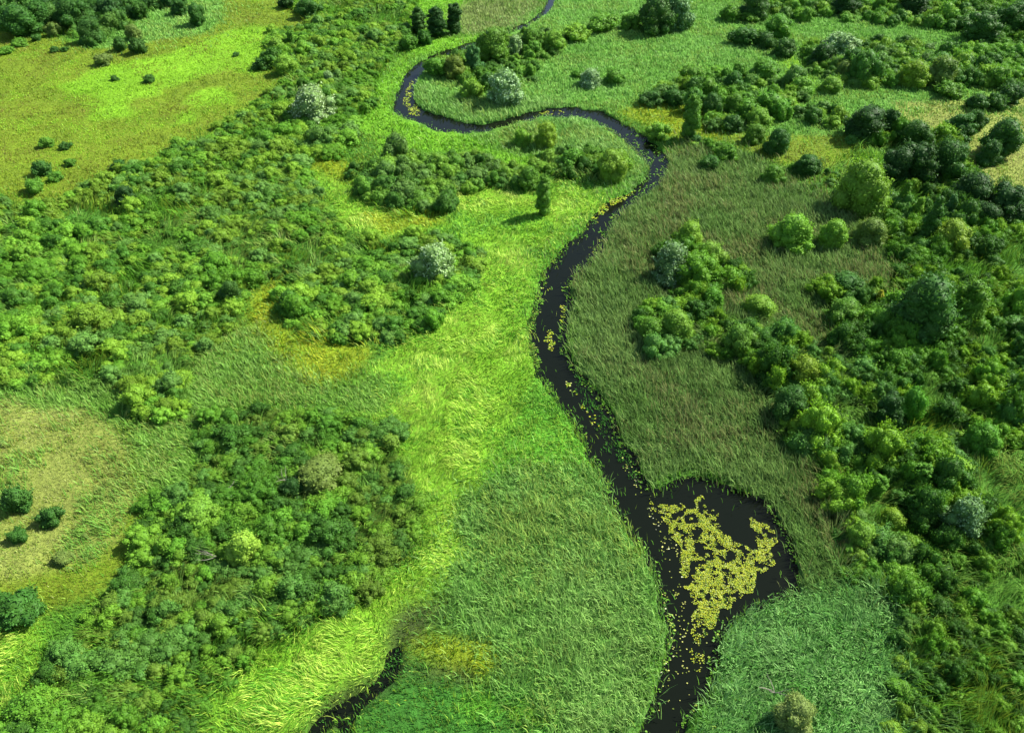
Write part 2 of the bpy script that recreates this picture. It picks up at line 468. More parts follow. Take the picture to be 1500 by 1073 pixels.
# ------------------------------------------------------------------ ground and water
WATER_Z = -0.35
xs = np.concatenate([[-4000, -1500, -600, -260], np.arange(-165, 165.1, .45), [260, 600, 1500, 4000]])
ys = np.concatenate([[-1500, -400, -60, 0], np.arange(20, 236, .45), [300, 500, 1200, 5000]])
GX, GY = np.meshgrid(xs, ys)
gx, gy = GX.ravel(), GY.ravel()
near = (np.abs(gx) < 200) & (gy > 10) & (gy < 240)
z_id = np.zeros(len(gx), int)
riv = np.zeros(len(gx), bool)
zz, px_, py_, d_ = zone_of(gx[near], gy[near])
z_id[near] = zz
riv[near] = river_mask(px_, py_, gx[near], gy[near])
gz = (fbm(gx, gy, 9, 5) - .5) * .5 + (noise(gx, gy, 1.3, 8) - .5) * .16
gz = np.maximum(gz, -.16)
rv = riv.reshape(GX.shape).astype(float)
b = rv.copy()
b[1:-1, 1:-1] = (rv[1:-1, 1:-1] * 2 + rv[:-2, 1:-1] + rv[2:, 1:-1] + rv[1:-1, :-2] + rv[1:-1, 2:]) / 6
gz = gz - b.ravel() * 1.6
ZG = np.array([ZP[k][7] for k in range(16)])
ZC = np.array([[ZP[k][4], ZP[k][5], ZP[k][6]] for k in range(16)])
gc = ZG[z_id]
gc = gc * (0.75 + .5 * fbm(gx, gy, 4.0, 17))[:, None]
gcs = gc.reshape(GX.shape + (3,))
for _ in range(5):
    gcs[1:-1, 1:-1] = (gcs[1:-1, 1:-1] * 2 + gcs[:-2, 1:-1] + gcs[2:, 1:-1] + gcs[1:-1, :-2] + gcs[1:-1, 2:]) / 6
gc = gcs.reshape(-1, 3)
gc[riv] = (.03, .028, .016)
ny, nx = GX.shape
ii = (np.arange(ny - 1)[:, None] * nx + np.arange(nx - 1)[None, :]).ravel()
me = mesh_np("marsh_ground", np.stack([gx, gy, gz], 1), quads=np.stack([ii, ii + 1, ii + nx + 1, ii + nx], 1), mtl=ground_mat(), smooth=True)
add_col(me, gc)
o = link("marsh_ground", me)
tag(o, "wet marsh meadow ground under the grass, reeds and shrubs", "ground", kind="structure")

me = mesh_np("river_water", np.array([(-170, 15, WATER_Z), (170, 15, WATER_Z), (170, 240, WATER_Z), (-170, 240, WATER_Z)]), quads=[(0, 1, 2, 3)], mtl=water_mat())
o = link("river_water", me)
tag(o, "dark still water of the narrow winding river and its pool", "river", kind="structure")


def ground_z(X, Y):
    return np.maximum((fbm(X, Y, 9, 5) - .5) * .5, -.16)


# ------------------------------------------------------------------ crowns
ICO = None


def ico():
    global ICO
    if ICO is None:
        import bmesh
        bm = bmesh.new()
        bmesh.ops.create_icosphere(bm, subdivisions=2, radius=1)
        v = np.array([x.co[:] for x in bm.verts])
        f = np.array([[x.index for x in q.verts] for q in bm.faces])
        bm.free()
        ICO = (v, f)
    return ICO


def profile(shape, t):
    if shape == 'dome':
        return np.sqrt(np.clip(1 - t ** 2.2, 0, 1)) * (.86 + .14 * np.clip(t / .3, 0, 1))
    if shape == 'ball':
        return np.sqrt(np.clip(1 - ((t - .52) / .52) ** 2, 0.02, 1))
    if shape == 'cone':
        return (1 - t) ** .75 * np.clip(.5 + t / .2, 0, 1)
    if shape == 'column':
        return np.clip(np.sin(np.pi * np.clip(t * .88 + .1, 0, 1)), 0, 1) ** .55
    if shape == 'flat':
        return np.sqrt(np.clip(1 - t ** 3, 0, 1))


def crown_mesh(name, seed, shape, k, nl, lr, leaves, ls, mtl, rough=.55, shoots=40, jit=.025):
    """Crown one metre wide and k tall standing on z = 0: leaves on many overlapping lobes."""
    g = np.random.default_rng(seed)
    t = g.beta(1.3, 1.15, nl) * (1 - lr * .45 / max(k, .4))
    t = np.clip(t, .04, .96)
    a = g.uniform(0, 2 * math.pi, nl)
    rad = profile(shape, t) * .5
    lrad = lr * g.uniform(.65, 1.25, nl) * np.clip(.55 + rad * .9, .5, 1)
    rr = np.maximum(rad - lrad * .75, 0) * np.sqrt(g.uniform(.45, 1, nl))
    c = np.stack([rr * np.cos(a), rr * np.sin(a), np.maximum(t * k - lrad * .3, lrad * .35)], 1)
    c[:, :2] += g.normal(0, jit, (nl, 2))
    top = c[:, 2] + lrad
    # core lobes keep the crown closed
    nc = 4
    tc_ = np.linspace(.12, .72, nc)
    cr = np.minimum(profile(shape, tc_) * .5 * .8, .42 * max(k, .5))
    cc = np.stack([g.normal(0, .03, nc), g.normal(0, .03, nc), np.clip(tc_ * k, 0, k - cr * .8)], 1)
    C = np.concatenate([c, cc])
    LR = np.concatenate([lrad, cr * .95])
    iv, if_ = ico()
    V, F, LV = [], [], []
    off = 0
    for i in range(len(C)):
        bump = 1 + .16 * (noise(iv[:, 0] * 3 + i * 7, iv[:, 1] * 3 + iv[:, 2] * 2, .7, seed) - .5)
        v = iv * bump[:, None] * LR[i] * .86 + C[i]
        v[:, 2] = np.maximum(v[:, 2], -.03)
        V.append(v)
        F.append(if_ + off)
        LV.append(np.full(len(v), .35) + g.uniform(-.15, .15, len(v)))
        off += len(v)
    # leaves
    P, NN, LL = [], [], []
    area = LR ** 2
    per = (leaves * 1.7 * area / area.sum()).astype(int) + 4
    for i in range(len(C)):
        d = g.normal(size=(per[i], 3))
        d /= np.linalg.norm(d, axis=1)[:, None]
        p = C[i] + d * LR[i] * g.uniform(.86, 1.07, per[i])[:, None]
        keep = p[:, 2] > .0
        for j in range(len(C)):
            if j != i:
                keep &= ((p - C[j]) ** 2).sum(1) > (LR[j] * .84) ** 2
        P.append(p[keep])
        NN.append(d[keep])
        LL.append(np.full(keep.sum(), g.uniform(.25, .75)))
    # twigs reaching out of the crown
    for i in range(shoots):
        q = g.integers(0, nl)
        d = C[q] - np.array([0, 0, .25 * k])
        d = d / (np.linalg.norm(d) + 1e-6) + g.normal(0, .35, 3)
        d[2] = abs(d[2]) * .8 + .25
        d /= np.linalg.norm(d)
        m = g.integers(5, 10)
        st = np.linspace(.75, 1, m) * LR[q] + np.linspace(0, g.uniform(.05, .14), m)
        P.append(C[q] + d * st[:, None] + g.normal(0, .012, (m, 3)))
        NN.append(np.repeat(d[None], m, 0) * .3 + g.normal(0, .5, (m, 3)))
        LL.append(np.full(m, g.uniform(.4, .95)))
    P, NN, LL = np.concatenate(P), np.concatenate(NN), np.concatenate(LL)
    n = len(P)
    nn = NN + g.normal(0, rough, (n, 3)) + np.array([0, 0, .25])
    nn /= np.linalg.norm(nn, axis=1)[:, None]
    u = np.cross(nn, g.normal(size=(n, 3)))
    u /= np.linalg.norm(u, axis=1)[:, None] + 1e-9
    v_ = np.cross(nn, u)
    L = ls * g.uniform(.6, 1.3, n)[:, None]
    Wd = L * g.uniform(.4, .75, n)[:, None]
    q = np.stack([P - u * L, P + v_ * Wd + nn * L * .15, P + u * L, P - v_ * Wd + nn * L * .15], 1).reshape(-1, 3)
    q[:, 2] = np.maximum(q[:, 2], 0)
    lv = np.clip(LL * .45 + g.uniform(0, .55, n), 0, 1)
    V.append(q)
    LV.append(np.repeat(lv, 4))
    quads = off + np.arange(n * 4).reshape(-1, 4)
    me = mesh_np(name, np.concatenate(V), quads=quads, tris=np.concatenate(F), mtl=mtl, smooth=False)
    at_ = me.attributes.new('lv', 'FLOAT', 'POINT')
    at_.data.foreach_set("value", np.concatenate(LV).astype(np.float32))
    return me


def trunk_mesh(name, seed, k, h0=.75, r=.04):
    """Tapered trunk with limbs for a crown one metre wide, k tall."""
    g = np.random.default_rng(seed)
    V, F = [], []

    def tube(pts, r0, r1, n=7):
        base = len(V)
        for i, p in enumerate(pts):
            rr = r0 + (r1 - r0) * i / (len(pts) - 1)
            for s in range(n):
                an = 2 * math.pi * s / n
                V.append((p[0] + rr * math.cos(an), p[1] + rr * math.sin(an), p[2]))
        for i in range(len(pts) - 1):
            for s in range(n):
                F.append((base + i * n + s, base + i * n + (s + 1) % n, base + (i + 1) * n + (s + 1) % n, base + (i + 1) * n + s))
    tube([(0, 0, -.1), (.01, 0, k * .2), (.02, .015, k * .5), (.01, .02, k * h0)], r, r * .35)
    for i in range(6):
        a = g.uniform(0, 6.28)
        z0 = k * g.uniform(.15, .5)
        e = g.uniform(.2, .34)
        tube([(0, 0, z0), (e * .5 * math.cos(a), e * .5 * math.sin(a), z0 + k * .12), (e * math.cos(a), e * math.sin(a), z0 + k * .2)], r * .45, r * .12, 5)
    return mesh_np(name, np.array(V), quads=np.array(F), mtl=M_BARK)


SHAPE_OF = ['dome', 'flat', 'flat', 'ball', 'dome', 'flat', 'dome', 'flat', 'ball', 'dome', 'flat', 'dome']
K_OF = [.62, .48, .55, .75, .68, .45, .6, .52, .7, .64, .5, .72]
SHRUBS = [crown_mesh("shrub_crown", 100 + i, SHAPE_OF[i], K_OF[i], 20 + (i % 3) * 9, .16 + .03 * (i % 2), (2600 if i < 5 else 4200), (.028 if i < 5 else .022) + .005 * (i % 2), M_LEAF, rough=.6 + .2 * (i >= 5),
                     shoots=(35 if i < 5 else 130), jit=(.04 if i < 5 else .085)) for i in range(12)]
HERO = {
    'dome': [crown_mesh("dome_crown", 200 + i, 'dome', .8, 40 - 6 * i, .15 + .02 * i, 5600, .023, M_LEAF, shoots=45, jit=.045) for i in range(4)],
    'bush': [crown_mesh("bush_crown", 220 + i, ['dome', 'ball', 'flat', 'dome'][i], .7, 22, .19, 2600, .034, M_LEAF, shoots=50, jit=.07) for i in range(4)],
    'silver': [crown_mesh("silver_crown", 240 + i, 'dome', .85, 40, .15, 5200, .026, M_SILVER, rough=.7, jit=.05) for i in range(3)],
    'column': [crown_mesh("column_crown", 260 + i, 'column', 2.6, 60, .21, 5200, .036, M_LEAF, shoots=90, jit=.06) for i in range(3)],
    'cone': [crown_mesh("cone_crown", 280 + i, 'cone', 1.8, 54, .18, 4600, .034, M_LEAF, shoots=70, jit=.05) for i in range(3)],
    'tree': [crown_mesh("tree_crown", 300 + i, ['ball', 'dome', 'ball', 'dome', 'ball'][i], 1.1, 30, .19, 5000, .028, M_LEAF, shoots=90, jit=.085) for i in range(5)],
}
HERO_K = {'dome': .8, 'bush': .7, 'silver': .85, 'column': 2.6, 'cone': 1.8, 'tree': 1.1}
TRUNK = {k: trunk_mesh("trunk", 400 + i, HERO_K[k]) for i, k in enumerate(['silver', 'column', 'cone', 'tree'])}

TINT = {
    'mid': (.070, .205, .020), 'light': (.115, .270, .026), 'lime': (.170, .350, .036), 'yellow': (.125, .260, .022), 'dark': (.034, .118, .018), 'deep': (.022, .080, .014),
    'blue': (.050, .160, .038), 'silver': (.115, .240, .065), 'sildark': (.065, .150, .038), 'brown': (.110, .160, .025), 'olive': (.100, .180, .034), 'grey': (.085, .170, .055),
    'bright': (.060, .260, .022), 'tan': (.135, .205, .050), 'gold': (.30, .34, .03),
}
NAMES = {'dome': ('willow_bush', 'bush'), 'bush': ('bush', 'bush'), 'silver': ('silver_willow', 'tree'), 'column': ('columnar_tree', 'tree'), 'cone': ('conical_tree', 'tree'), 'tree': ('broadleaf_tree', 'tree')}

# kind, crown centre in the photo, crown width in photo pixels, height / width, tint, label
H = [
    ('silver', 456, 152, 62, .75, 'silver', "big silver-white round willow rising out of the shrubs left of the upper bend"),
    ('silver', 481, 112, 20, .8, 'silver', "small whitish willow just above the big silver-white one"),
    ('silver', 740, 128, 58, .8, 'silver', "largest silver-tipped willow inside the upper river loop"),
    ('bush', 690, 130, 34, .8, 'light', "rounded light green bush touching the left side of the silver willow in the loop"),
    ('tree', 722, 66, 46, .95, 'mid', "green broad tree at the head of the river loop"),
    ('silver', 754, 66, 24, 1.1, 'silver', "narrow silver willow against the right side of the green tree at the loop head"),
    ('tree', 694, 86, 28, 1.3, 'blue', "tall dusky tree leaning over the loop between the brown bush and green tree"),
    ('dome', 666, 98, 40, .75, 'brown', "brownish olive bush on the inner bank of the river loop"),
    ('bush', 640, 98, 36, .6, 'mid', "low green bush at the water between river and brownish bush"),
    ('silver', 866, 113, 36, .7, 'silver', "lone small silver bush in the pale reed meadow right of the loop"),
    ('bush', 900, 112, 34, .5, 'mid', "green bush against the right side of the lone silver bush"),
    ('bush', 845, 108, 22, .5, 'mid', "small green bush against the left side of the lone silver bush"),
    ('dome', 962, 22, 60, .8, 'dark', "large dark round bush beneath the silver crown near the top edge"),
    ('silver', 992, 18, 52, .9, 'sildark', "big silver-leaved willow at the top edge above the pale reed meadow"),
    ('silver', 636, 383, 60, .85, 'silver', "silver-green willow at the right edge of the left thicket"),
    ('dome', 1012, 345, 44, .9, 'light', "bright green bush at the top of the clump in the olive reeds"),
    ('dome', 1040, 374, 52, .85, 'light', "light green dome on the right flank of the clump in the olive reeds"),
    ('silver', 985, 384, 66, .85, 'sildark', "dark willow speckled with silver leaves in the olive reeds"),
    ('silver', 1232, 64, 58, .5, 'silver', "low wide bush with a whitish top near the upper right"),
    ('column', 612, 30, 22, 1.6, 'dark', "left tree of the three dark upright trees above the upper river"),
    ('column', 639, 32, 26, 1.6, 'deep', "middle tree of the three dark upright trees above the upper river"),
    ('column', 665, 27, 24, 1.8, 'deep', "right and tallest tree of the three dark upright trees"),
    ('bush', 620, 55, 22, .9, 'dark', "small dark round bush below the three dark upright trees"),
    ('bush', 600, 62, 26, .7, 'mid', "green bush at the foot of the left dark upright tree"),
    ('column', 797, 286, 25, 2.5, 'mid', "tall slim green tree casting a shadow on the lime sedge"),
    ('dome', 775, 260, 40, .8, 'mid', "round green bush just behind the slim tree on the lime sedge"),
    ('column', 1014, 172, 25, 2.7, 'mid', "tall slim green tree on the golden clearing right of the river"),
    ('bush', 1020, 205, 24, .5, 'dark', "dark little bush at the foot of the slim tree on the golden clearing"),
    ('tree', 287, 22, 25, 1.2, 'dark', "lone dark tree throwing a shadow on the pale grass at upper left"),
    ('tree', 262, 10, 24, .9, 'dark', "dark tree directly left of the lone shadow-casting tree"),
    ('dome', 194, 47, 28, .75, 'olive', "olive round bush uppermost of three at the edge of the meadow"),
    ('bush', 175, 64, 21, .9, 'dark', "dark bush left below the olive round bush by the meadow"),
    ('bush', 200, 67, 25, .8, 'dark', "dark bush right below the olive round bush by the meadow"),
    ('bush', 152, 88, 25, .6, 'olive', "lone dull green bush at the top of the lime patch in the meadow"),
    ('bush', 167, 115, 13, .5, 'dark', "tiny dark bush on the lime patch of the meadow, left one"),
    ('bush', 218, 115, 21, .45, 'dark', "small dark bush on the lime patch of the meadow, right one"),
    ('dome', 130, 45, 36, .9, 'dark', "dark tree at the lower tip of the upper left wood"),
    ('tree', 102, 20, 44, .9, 'dark', "broad dark tree in the middle of the upper left wood"),
    ('tree', 28, 30, 52, .8, 'dark', "broad dark tree at the left end of the wood above the meadow"),
    ('tree', 58, 22, 40, .9, 'dark', "dark tree second from the left end of the upper left wood"),
    ('bush', 172, 8, 18, 1.0, 'dark', "small dark tree at the top edge right of the upper left wood"),
    ('bush', 207, 15, 28, .8, 'dark', "dark green bush at the top edge left of the lone tree"),
    ('bush', 148, 24, 28, .5, 'mid', "green low bush right of the broad dark tree in the wood"),
    ('bush', 178, 30, 30, .4, 'mid', "low flat green bush above the olive round bush"),
    ('bush', 78, 43, 20, .9, 'olive', "dull round bush under the wood above the meadow"),
    ('bush', 54, 55, 15, .6, 'dark', "small dark bush in the grass below the left wood"),
    ('bush', 134, 62, 14, .9, 'dark', "small dark bush just below the tip of the upper left wood"),
    ('bush', 80, 73, 15, .5, 'dark', "left of two tiny dark bushes at the upper meadow edge"),
    ('bush', 95, 73, 12, .5, 'dark', "right of two tiny dark bushes at the upper meadow edge"),
    ('bush', 8, 74, 22, .4, 'mid', "low green bush at the left edge of the upper meadow"),
    ('bush', 26, 62, 26, .35, 'mid', "low wide bush at the upper left meadow edge below the broad dark tree"),
    ('bush', 67, 208, 25, .5, 'mid', "left of two low bushes in the lower olive meadow"),
    ('bush', 95, 213, 18, .5, 'dark', "right of two low bushes in the lower olive meadow"),
    ('bush', 103, 238, 18, .5, 'mid', "small bush between the low meadow bushes and the thicket"),
    ('bush', 174, 239, 25, .5, 'dark', "dark bush on the meadow edge just above the left thicket"),
    ('bush', 60, 247, 32, .6, 'dark', "larger dark bush on the lower left meadow"),
    ('bush', 82, 258, 20, .6, 'mid', "small bush right of the larger dark bush on the lower meadow"),
    ('bush', 48, 273, 30, .6, 'mid', "bush below the larger dark bush where meadow meets thicket"),
    ('bush', 383, 93, 28, .5, 'dark', "low dark bush poking out of the thicket into the bright meadow"),
    ('dome', 418, 95, 36, .7, 'light', "round light green bush at the thicket edge by the bright meadow"),
    ('column', 426, 55, 12, 2.0, 'mid', "slim small tree in the thicket beside the little lime clearing"),
    ('bush', 405, 65, 30, .5, 'light', "light bush left of the slim small tree by the lime clearing"),
    ('tree', 452, 12, 32, .8, 'dark', "dark round tree at the upper end of the bright meadow"),
    ('bush', 420, 2, 26, .6, 'deep', "very dark bush at the top edge above the bright meadow"),
    ('bush', 345, 80, 10, .5, 'dark', "tiny dark tuft bush alone on the bright meadow"),
    ('dome', 337, 426, 36, .9, 'dark', "dark bush left of the golden gap in the left thicket"),
    ('dome', 184, 288, 34, .9, 'deep', "dark brownish bush at the upper edge of the left thicket"),  # deep tint puts the shade of a gap between shrubs into this crown
    ('bush', 766, 202, 28, .8, 'light', "left of two round bushes in the reeds inside the lower loop"),
    ('dome', 801, 197, 38, .9, 'yellow', "yellow-green round bush in the reeds inside the lower loop"),
    ('dome', 896, 243, 46, .95, 'light', "round light bush close to the water inside the lower loop"),
    ('bush', 838, 234, 42, .6, 'mid', "low green bush left of the round bush near the water"),
    ('dome', 780, 56, 44, .65, 'mid', "green bush right of the narrow silver willow at the loop head"),
    ('dome', 812, 60, 40, .65, 'light', "light bush at the right end of the row above the pale meadow"),
    ('bush', 845, 47, 40, .5, 'light', "light low bush behind the row at the top of the pale meadow"),
    ('bush', 880, 32, 50, .4, 'mid', "long low green bush on the pale meadow left of the big top willow"),
    ('bush', 925, 30, 30, .7, 'mid', "green bush touching the left side of the large dark round bush"),
    ('dome', 1108, 6, 52, .7, 'dark', "dark broad bush at the top edge right of centre"),
    ('bush', 1070, 18, 34, .6, 'mid', "green bush left below the dark broad bush at the top edge"),
    ('bush', 1100, 24, 30, .4, 'mid', "flat bush just under the dark broad bush at the top edge"),
    ('dome', 1142, 38, 48, .6, 'mid', "round bush between the top edge bushes and the dark hedge row"),
    ('bush', 1090, 53, 42, .5, 'dark', "left bush of the dark hedge row on the pale meadow"),
    ('bush', 1122, 60, 32, .6, 'dark', "middle bush of the dark hedge row on the pale meadow"),
    ('bush', 1150, 70, 40, .55, 'dark', "right bush of the dark hedge row on the pale meadow"),
    ('dome', 1208, 80, 44, .7, 'deep', "very dark bush left below the whitish-topped bush"),
    ('dome', 1252, 88, 46, .7, 'dark', "dark bush right below the whitish-topped bush"),
    ('dome', 1235, 103, 26, 1.0, 'olive', "olive upright bush below the whitish-topped bush"),
    ('dome', 1218, 124, 36, .6, 'light', "round light bush on the edge of the reed patch at upper right"),
    ('dome', 1340, 108, 50, .7, 'yellow', "yellow-green bright bush in the upper right scrub"),
    ('dome', 1382, 105, 50, .8, 'olive', "olive-grey bush right of the yellow-green one in the upper right scrub"),
    ('bush', 1390, 130, 40, .5, 'mid', "green bush below the olive-grey bush at upper right"),
    ('tree', 1445, 38, 50, .8, 'dark', "dark tree in the scrub near the upper right corner"),
    ('tree', 1490, 25, 44, .9, 'dark', "dark tree at the upper right corner"),
    ('tree', 1240, 3, 40, .7, 'deep', "dark tree at the top edge above the whitish-topped bush"),
    ('tree', 1340, 5, 50, .6, 'deep', "dark tree at the top edge towards the right"),
    ('bush', 1012, 110, 34, .6, 'mid', "green bush on the slope above the slim tree"),
    ('bush', 1036, 130, 40, .7, 'mid', "bush on the slope right of the slim tree's top"),
    ('bush', 1076, 118, 36, .7, 'dark', "darker bush in the middle of the slope scrub"),
    ('dome', 1120, 100, 50, .55, 'mid', "broad green bush at the upper end of the slope scrub"),
    ('bush', 955, 144, 36, .5, 'dark', "left of two low dark bushes above the golden clearing"),
    ('bush', 989, 143, 36, .55, 'dark', "right of two low dark bushes above the golden clearing"),
    ('dome', 1044, 154, 34, 1.0, 'dark', "dark round bush immediately right of the slim tree"),
    ('dome', 1076, 153, 36, .85, 'mid', "round bush second right of the slim tree"),
    ('bush', 1132, 152, 48, .6, 'mid', "wide bush at the right of the slope scrub"),
    ('bush', 1073, 181, 36, .6, 'dark', "dark low bush in the grass right below the slim tree"),
    ('dome', 1112, 172, 44, .6, 'light', "light domed bush behind the round bush right of the clearing"),
    ('dome', 1108, 195, 34, .75, 'mid', "round bush at the right edge of the golden clearing"),
    ('dome', 1140, 206, 42, .85, 'dark', "dark bush right of the round bush at the clearing's edge"),
    ('bush', 966, 191, 34, .6, 'light', "light bush on the river bank below the golden clearing"),
    ('bush', 1042, 239, 30, .6, 'dark', "small dark bush at the top of the olive reeds"),
    ('bush', 1062, 224, 36, .6, 'mid', "green bush just above the small dark bush on the reeds"),
    ('dome', 1133, 256, 36, .75, 'mid', "round bush alone at the upper right of the olive reeds"),
    ('dome', 1183, 240, 44, .6, 'dark', "dark-sided bush right of the lone round bush on the reeds"),
    ('dome', 1268, 274, 80, .9, 'light', "largest bright green dome bush at the right, above the conical trees"),
    ('cone', 1326, 285, 24, 1.9, 'mid', "leftmost conical tree with pale top beside the largest dome bush"),
    ('cone', 1346, 303, 22, 1.5, 'light', "short conical tree with a pale top second from the dome bush"),
    ('cone', 1367, 322, 38, 1.9, 'dark', "tallest and darkest conical tree below the dome bush"),
    ('cone', 1393, 303, 24, 1.8, 'blue', "pale-tipped conical tree on the right of the tallest one"),
    ('tree', 1318, 240, 46, 1.0, 'deep', "left tree of the very dark clump beside the dry meadow"),
    ('tree', 1350, 238, 54, 1.0, 'deep', "middle tree of the very dark clump beside the dry meadow"),
    ('tree', 1388, 234, 50, 1.05, 'dark', "right tree of the very dark clump, greener than the others"),
    ('tree', 1270, 178, 56, .8, 'deep', "broad dark tree left of the dry meadow"),
    ('tree', 1302, 180, 38, 1.0, 'deep', "narrower dark tree right of the broad one by the dry meadow"),
    ('tree', 1340, 196, 42, .9, 'dark', "dark tree on the lower left rim of the dry meadow"),
    ('tree', 1405, 184, 42, .8, 'dark', "dark tree in the middle of the dry meadow"),
    ('tree', 1431, 178, 26, 1.1, 'dark', "narrow dark tree touching the one in the middle of the dry meadow"),
    ('tree', 1470, 200, 54, .95, 'dark', "big dark tree at the right of the dry meadow"),
    ('tree', 1452, 224, 34, 1.0, 'dark', "smaller dark tree below the big one on the dry meadow"),
    ('bush', 1433, 149, 34, .6, 'dark', "left dark bush on the upper edge of the dry meadow"),
    ('bush', 1459, 147, 32, .65, 'dark', "middle dark bush on the upper edge of the dry meadow"),
    ('bush', 1483, 137, 36, .7, 'dark', "dark bush at the right frame edge above the dry meadow"),
    ('tree', 1430, 282, 56, .9, 'deep', "leftmost very dark tree below the dry meadow"),
    ('tree', 1478, 300, 60, .9, 'deep', "very dark tree at the right frame edge below the dry meadow"),
    ('tree', 1448, 318, 46, .8, 'deep', "lowest very dark tree below the dry meadow"),
    ('dome', 1398, 345, 58, .75, 'yellow', "yellowish dome bush right of the tallest conical tree"),
    ('dome', 1162, 338, 66, .75, 'light', "large two-tone dome bush at the right of the olive reeds"),
    ('dome', 1222, 342, 46, .9, 'light', "dome bush right of the large two-tone one at the reed edge"),
    ('dome', 1276, 338, 52, .7, 'olive', "olive spreading bush between the reed edge and the conical trees"),
    ('tree', 1352, 452, 88, 1.15, 'dark', "largest dark tree in the right thicket"),
    ('tree', 1424, 446, 64, 1.1, 'mid', "green tree on the right flank of the largest dark tree"),
    ('column', 1288, 436, 11, 2.6, 'gold', "slim yellow sapling at the left of the largest dark tree"),
    ('tree', 1292, 472, 36, 1.1, 'mid', "small green tree under the slim yellow sapling"),
    ('dome', 1240, 456, 56, .65, 'mid', "dome bush left of the yellow sapling"),
    ('dome', 1240, 415, 62, .45, 'dark', "low dark bush along the upper reed edge left of the sapling"),
    ('tree', 1305, 598, 48, 1.0, 'deep', "dark tree in the middle of the right thicket"),
    ('tree', 1336, 590, 36, 1.5, 'bright', "vivid green narrow tree beside the dark one in the right thicket"),
    ('dome', 1176, 542, 56, .85, 'yellow', "yellow-green dome at the lower end of the diagonal shrub ridge"),
    ('bush', 1128, 526, 34, .8, 'light', "light bush left of the yellow-green dome on the shrub ridge"),
    ('dome', 1112, 448, 54, .55, 'light', "light long bush on the crest of the diagonal shrub ridge"),
    ('dome', 1082, 496, 54, .85, 'mid', "round bush with a shaded side at the left of the shrub ridge"),
    ('dome', 1044, 438, 42, .8, 'mid', "green bush at the head of the shrub ridge below the silver-speckled willow"),
    ('dome', 955, 484, 48, .75, 'mid', "left bush of the pair standing in the olive reeds"),
    ('dome', 992, 478, 56, .8, 'light', "right and larger bush of the pair standing in the olive reeds"),
    ('dome', 1160, 592, 62, .85, 'dark', "dark grey-green bush at the reed edge below the shrub ridge"),
    ('silver', 1414, 752, 62, 1.0, 'sildark', "grey-green willow with a black shaded side in the lower right thicket"),
    ('column', 1350, 695, 28, 1.7, 'mid', "upright green tree above the grey-green willow at lower right"),
    ('column', 1286, 712, 26, 1.7, 'mid', "upright green tree left of the grey-green willow near the reeds"),
    ('dome', 1440, 640, 54, .85, 'mid', "round green bush upper right of the grey-green willow"),
    ('dome', 1262, 782, 52, .75, 'light', "light round bush at the corner of the reeds right of the pool"),
    ('dome', 1310, 758, 38, .7, 'yellow', "yellow-green bush between light round bush and grey-green willow"),
    ('dome', 1166, 1045, 62, .85, 'tan', "tan half-withered bush in the blue-green reeds at the bottom edge"),
    ('dome', 357, 801, 56, .85, 'lime', "bright lime rounded shrub standing out of the lower left thicket"),
    ('dome', 290, 752, 64, .65, 'light', "broad light green bush upper left of the bright lime shrub"),
    ('dome', 468, 690, 76, .5, 'olive', "olive-grey wide bush in the middle of the lower left thicket"),
    ('dome', 428, 716, 38, .8, 'deep', "dark hollow bush touching the olive-grey wide bush"),
    ('bush', 22, 731, 46, .8, 'dark', "largest dark bush on the dry tan clearing at the left edge"),
    ('bush', 75, 756, 34, .7, 'dark', "second largest dark bush on the dry tan clearing"),
    ('bush', 25, 786, 28, .6, 'dark', "small dark bush below the largest one on the tan clearing"),
    ('bush', 90, 817, 32, .4, 'olive', "low dull bush at the bottom of the tan clearing"),
    ('bush', 124, 784, 14, .5, 'olive', "tiny tuft bush on the tan clearing near the thicket"),
    ('bush', 24, 887, 66, .5, 'dark', "wide dark bush at the left frame edge below the tan clearing"),
]

hero_xy = []
cnt = {}
for (kind, cx, cy, wpx, k, tint, label) in H:
    # width in metres from the distance, base point under the crown's centre
    X, Y = at(cx, cy, 1.2)
    for _ in range(4):
        d = to_px(float(X), float(Y), 1.0)[2]
        wm = wpx * d / FPX
        X, Y = at(cx, cy, wm * k * .5)
    X, Y = float(X), float(Y)
    i = cnt.get(kind, 0)
    cnt[kind] = i + 1
    me = HERO[kind][i % len(HERO[kind])]
    zb = float(ground_z(np.array([X]), np.array([Y]))[0]) - .05
    sc = (wm * 1.02, wm * 1.02 * rng.uniform(.9, 1.1), wm * k / HERO_K[kind] * 1.03)
    rz = rng.uniform(0, 6.28)
    nm, cat = NAMES[kind]
    tc = tuple(float(v * rng.uniform(.92, 1.08)) for v in TINT[tint])
    if kind in TRUNK:
        r = bpy.data.objects.new(nm, None)
        r.empty_display_size = .3
        COL.objects.link(r)
        c = link("crown", me, r)
        t = link("trunk", TRUNK[kind], r)
        for q in (c, t):
            q.scale, q.rotation_euler = sc, (0, 0, rz)
        c['tint'] = tc
    else:
        r = link(nm, me)
        r.scale, r.rotation_euler = sc, (0, 0, rz)
        r['tint'] = tc
    r.location = (X, Y, zb)
    tag(r, label, cat, "bushes standing apart in the marsh" if cat == 'bush' else "trees scattered over the marsh")
    hero_xy.append((X, Y, wm * .5))
hero_xy = np.array(hero_xy)

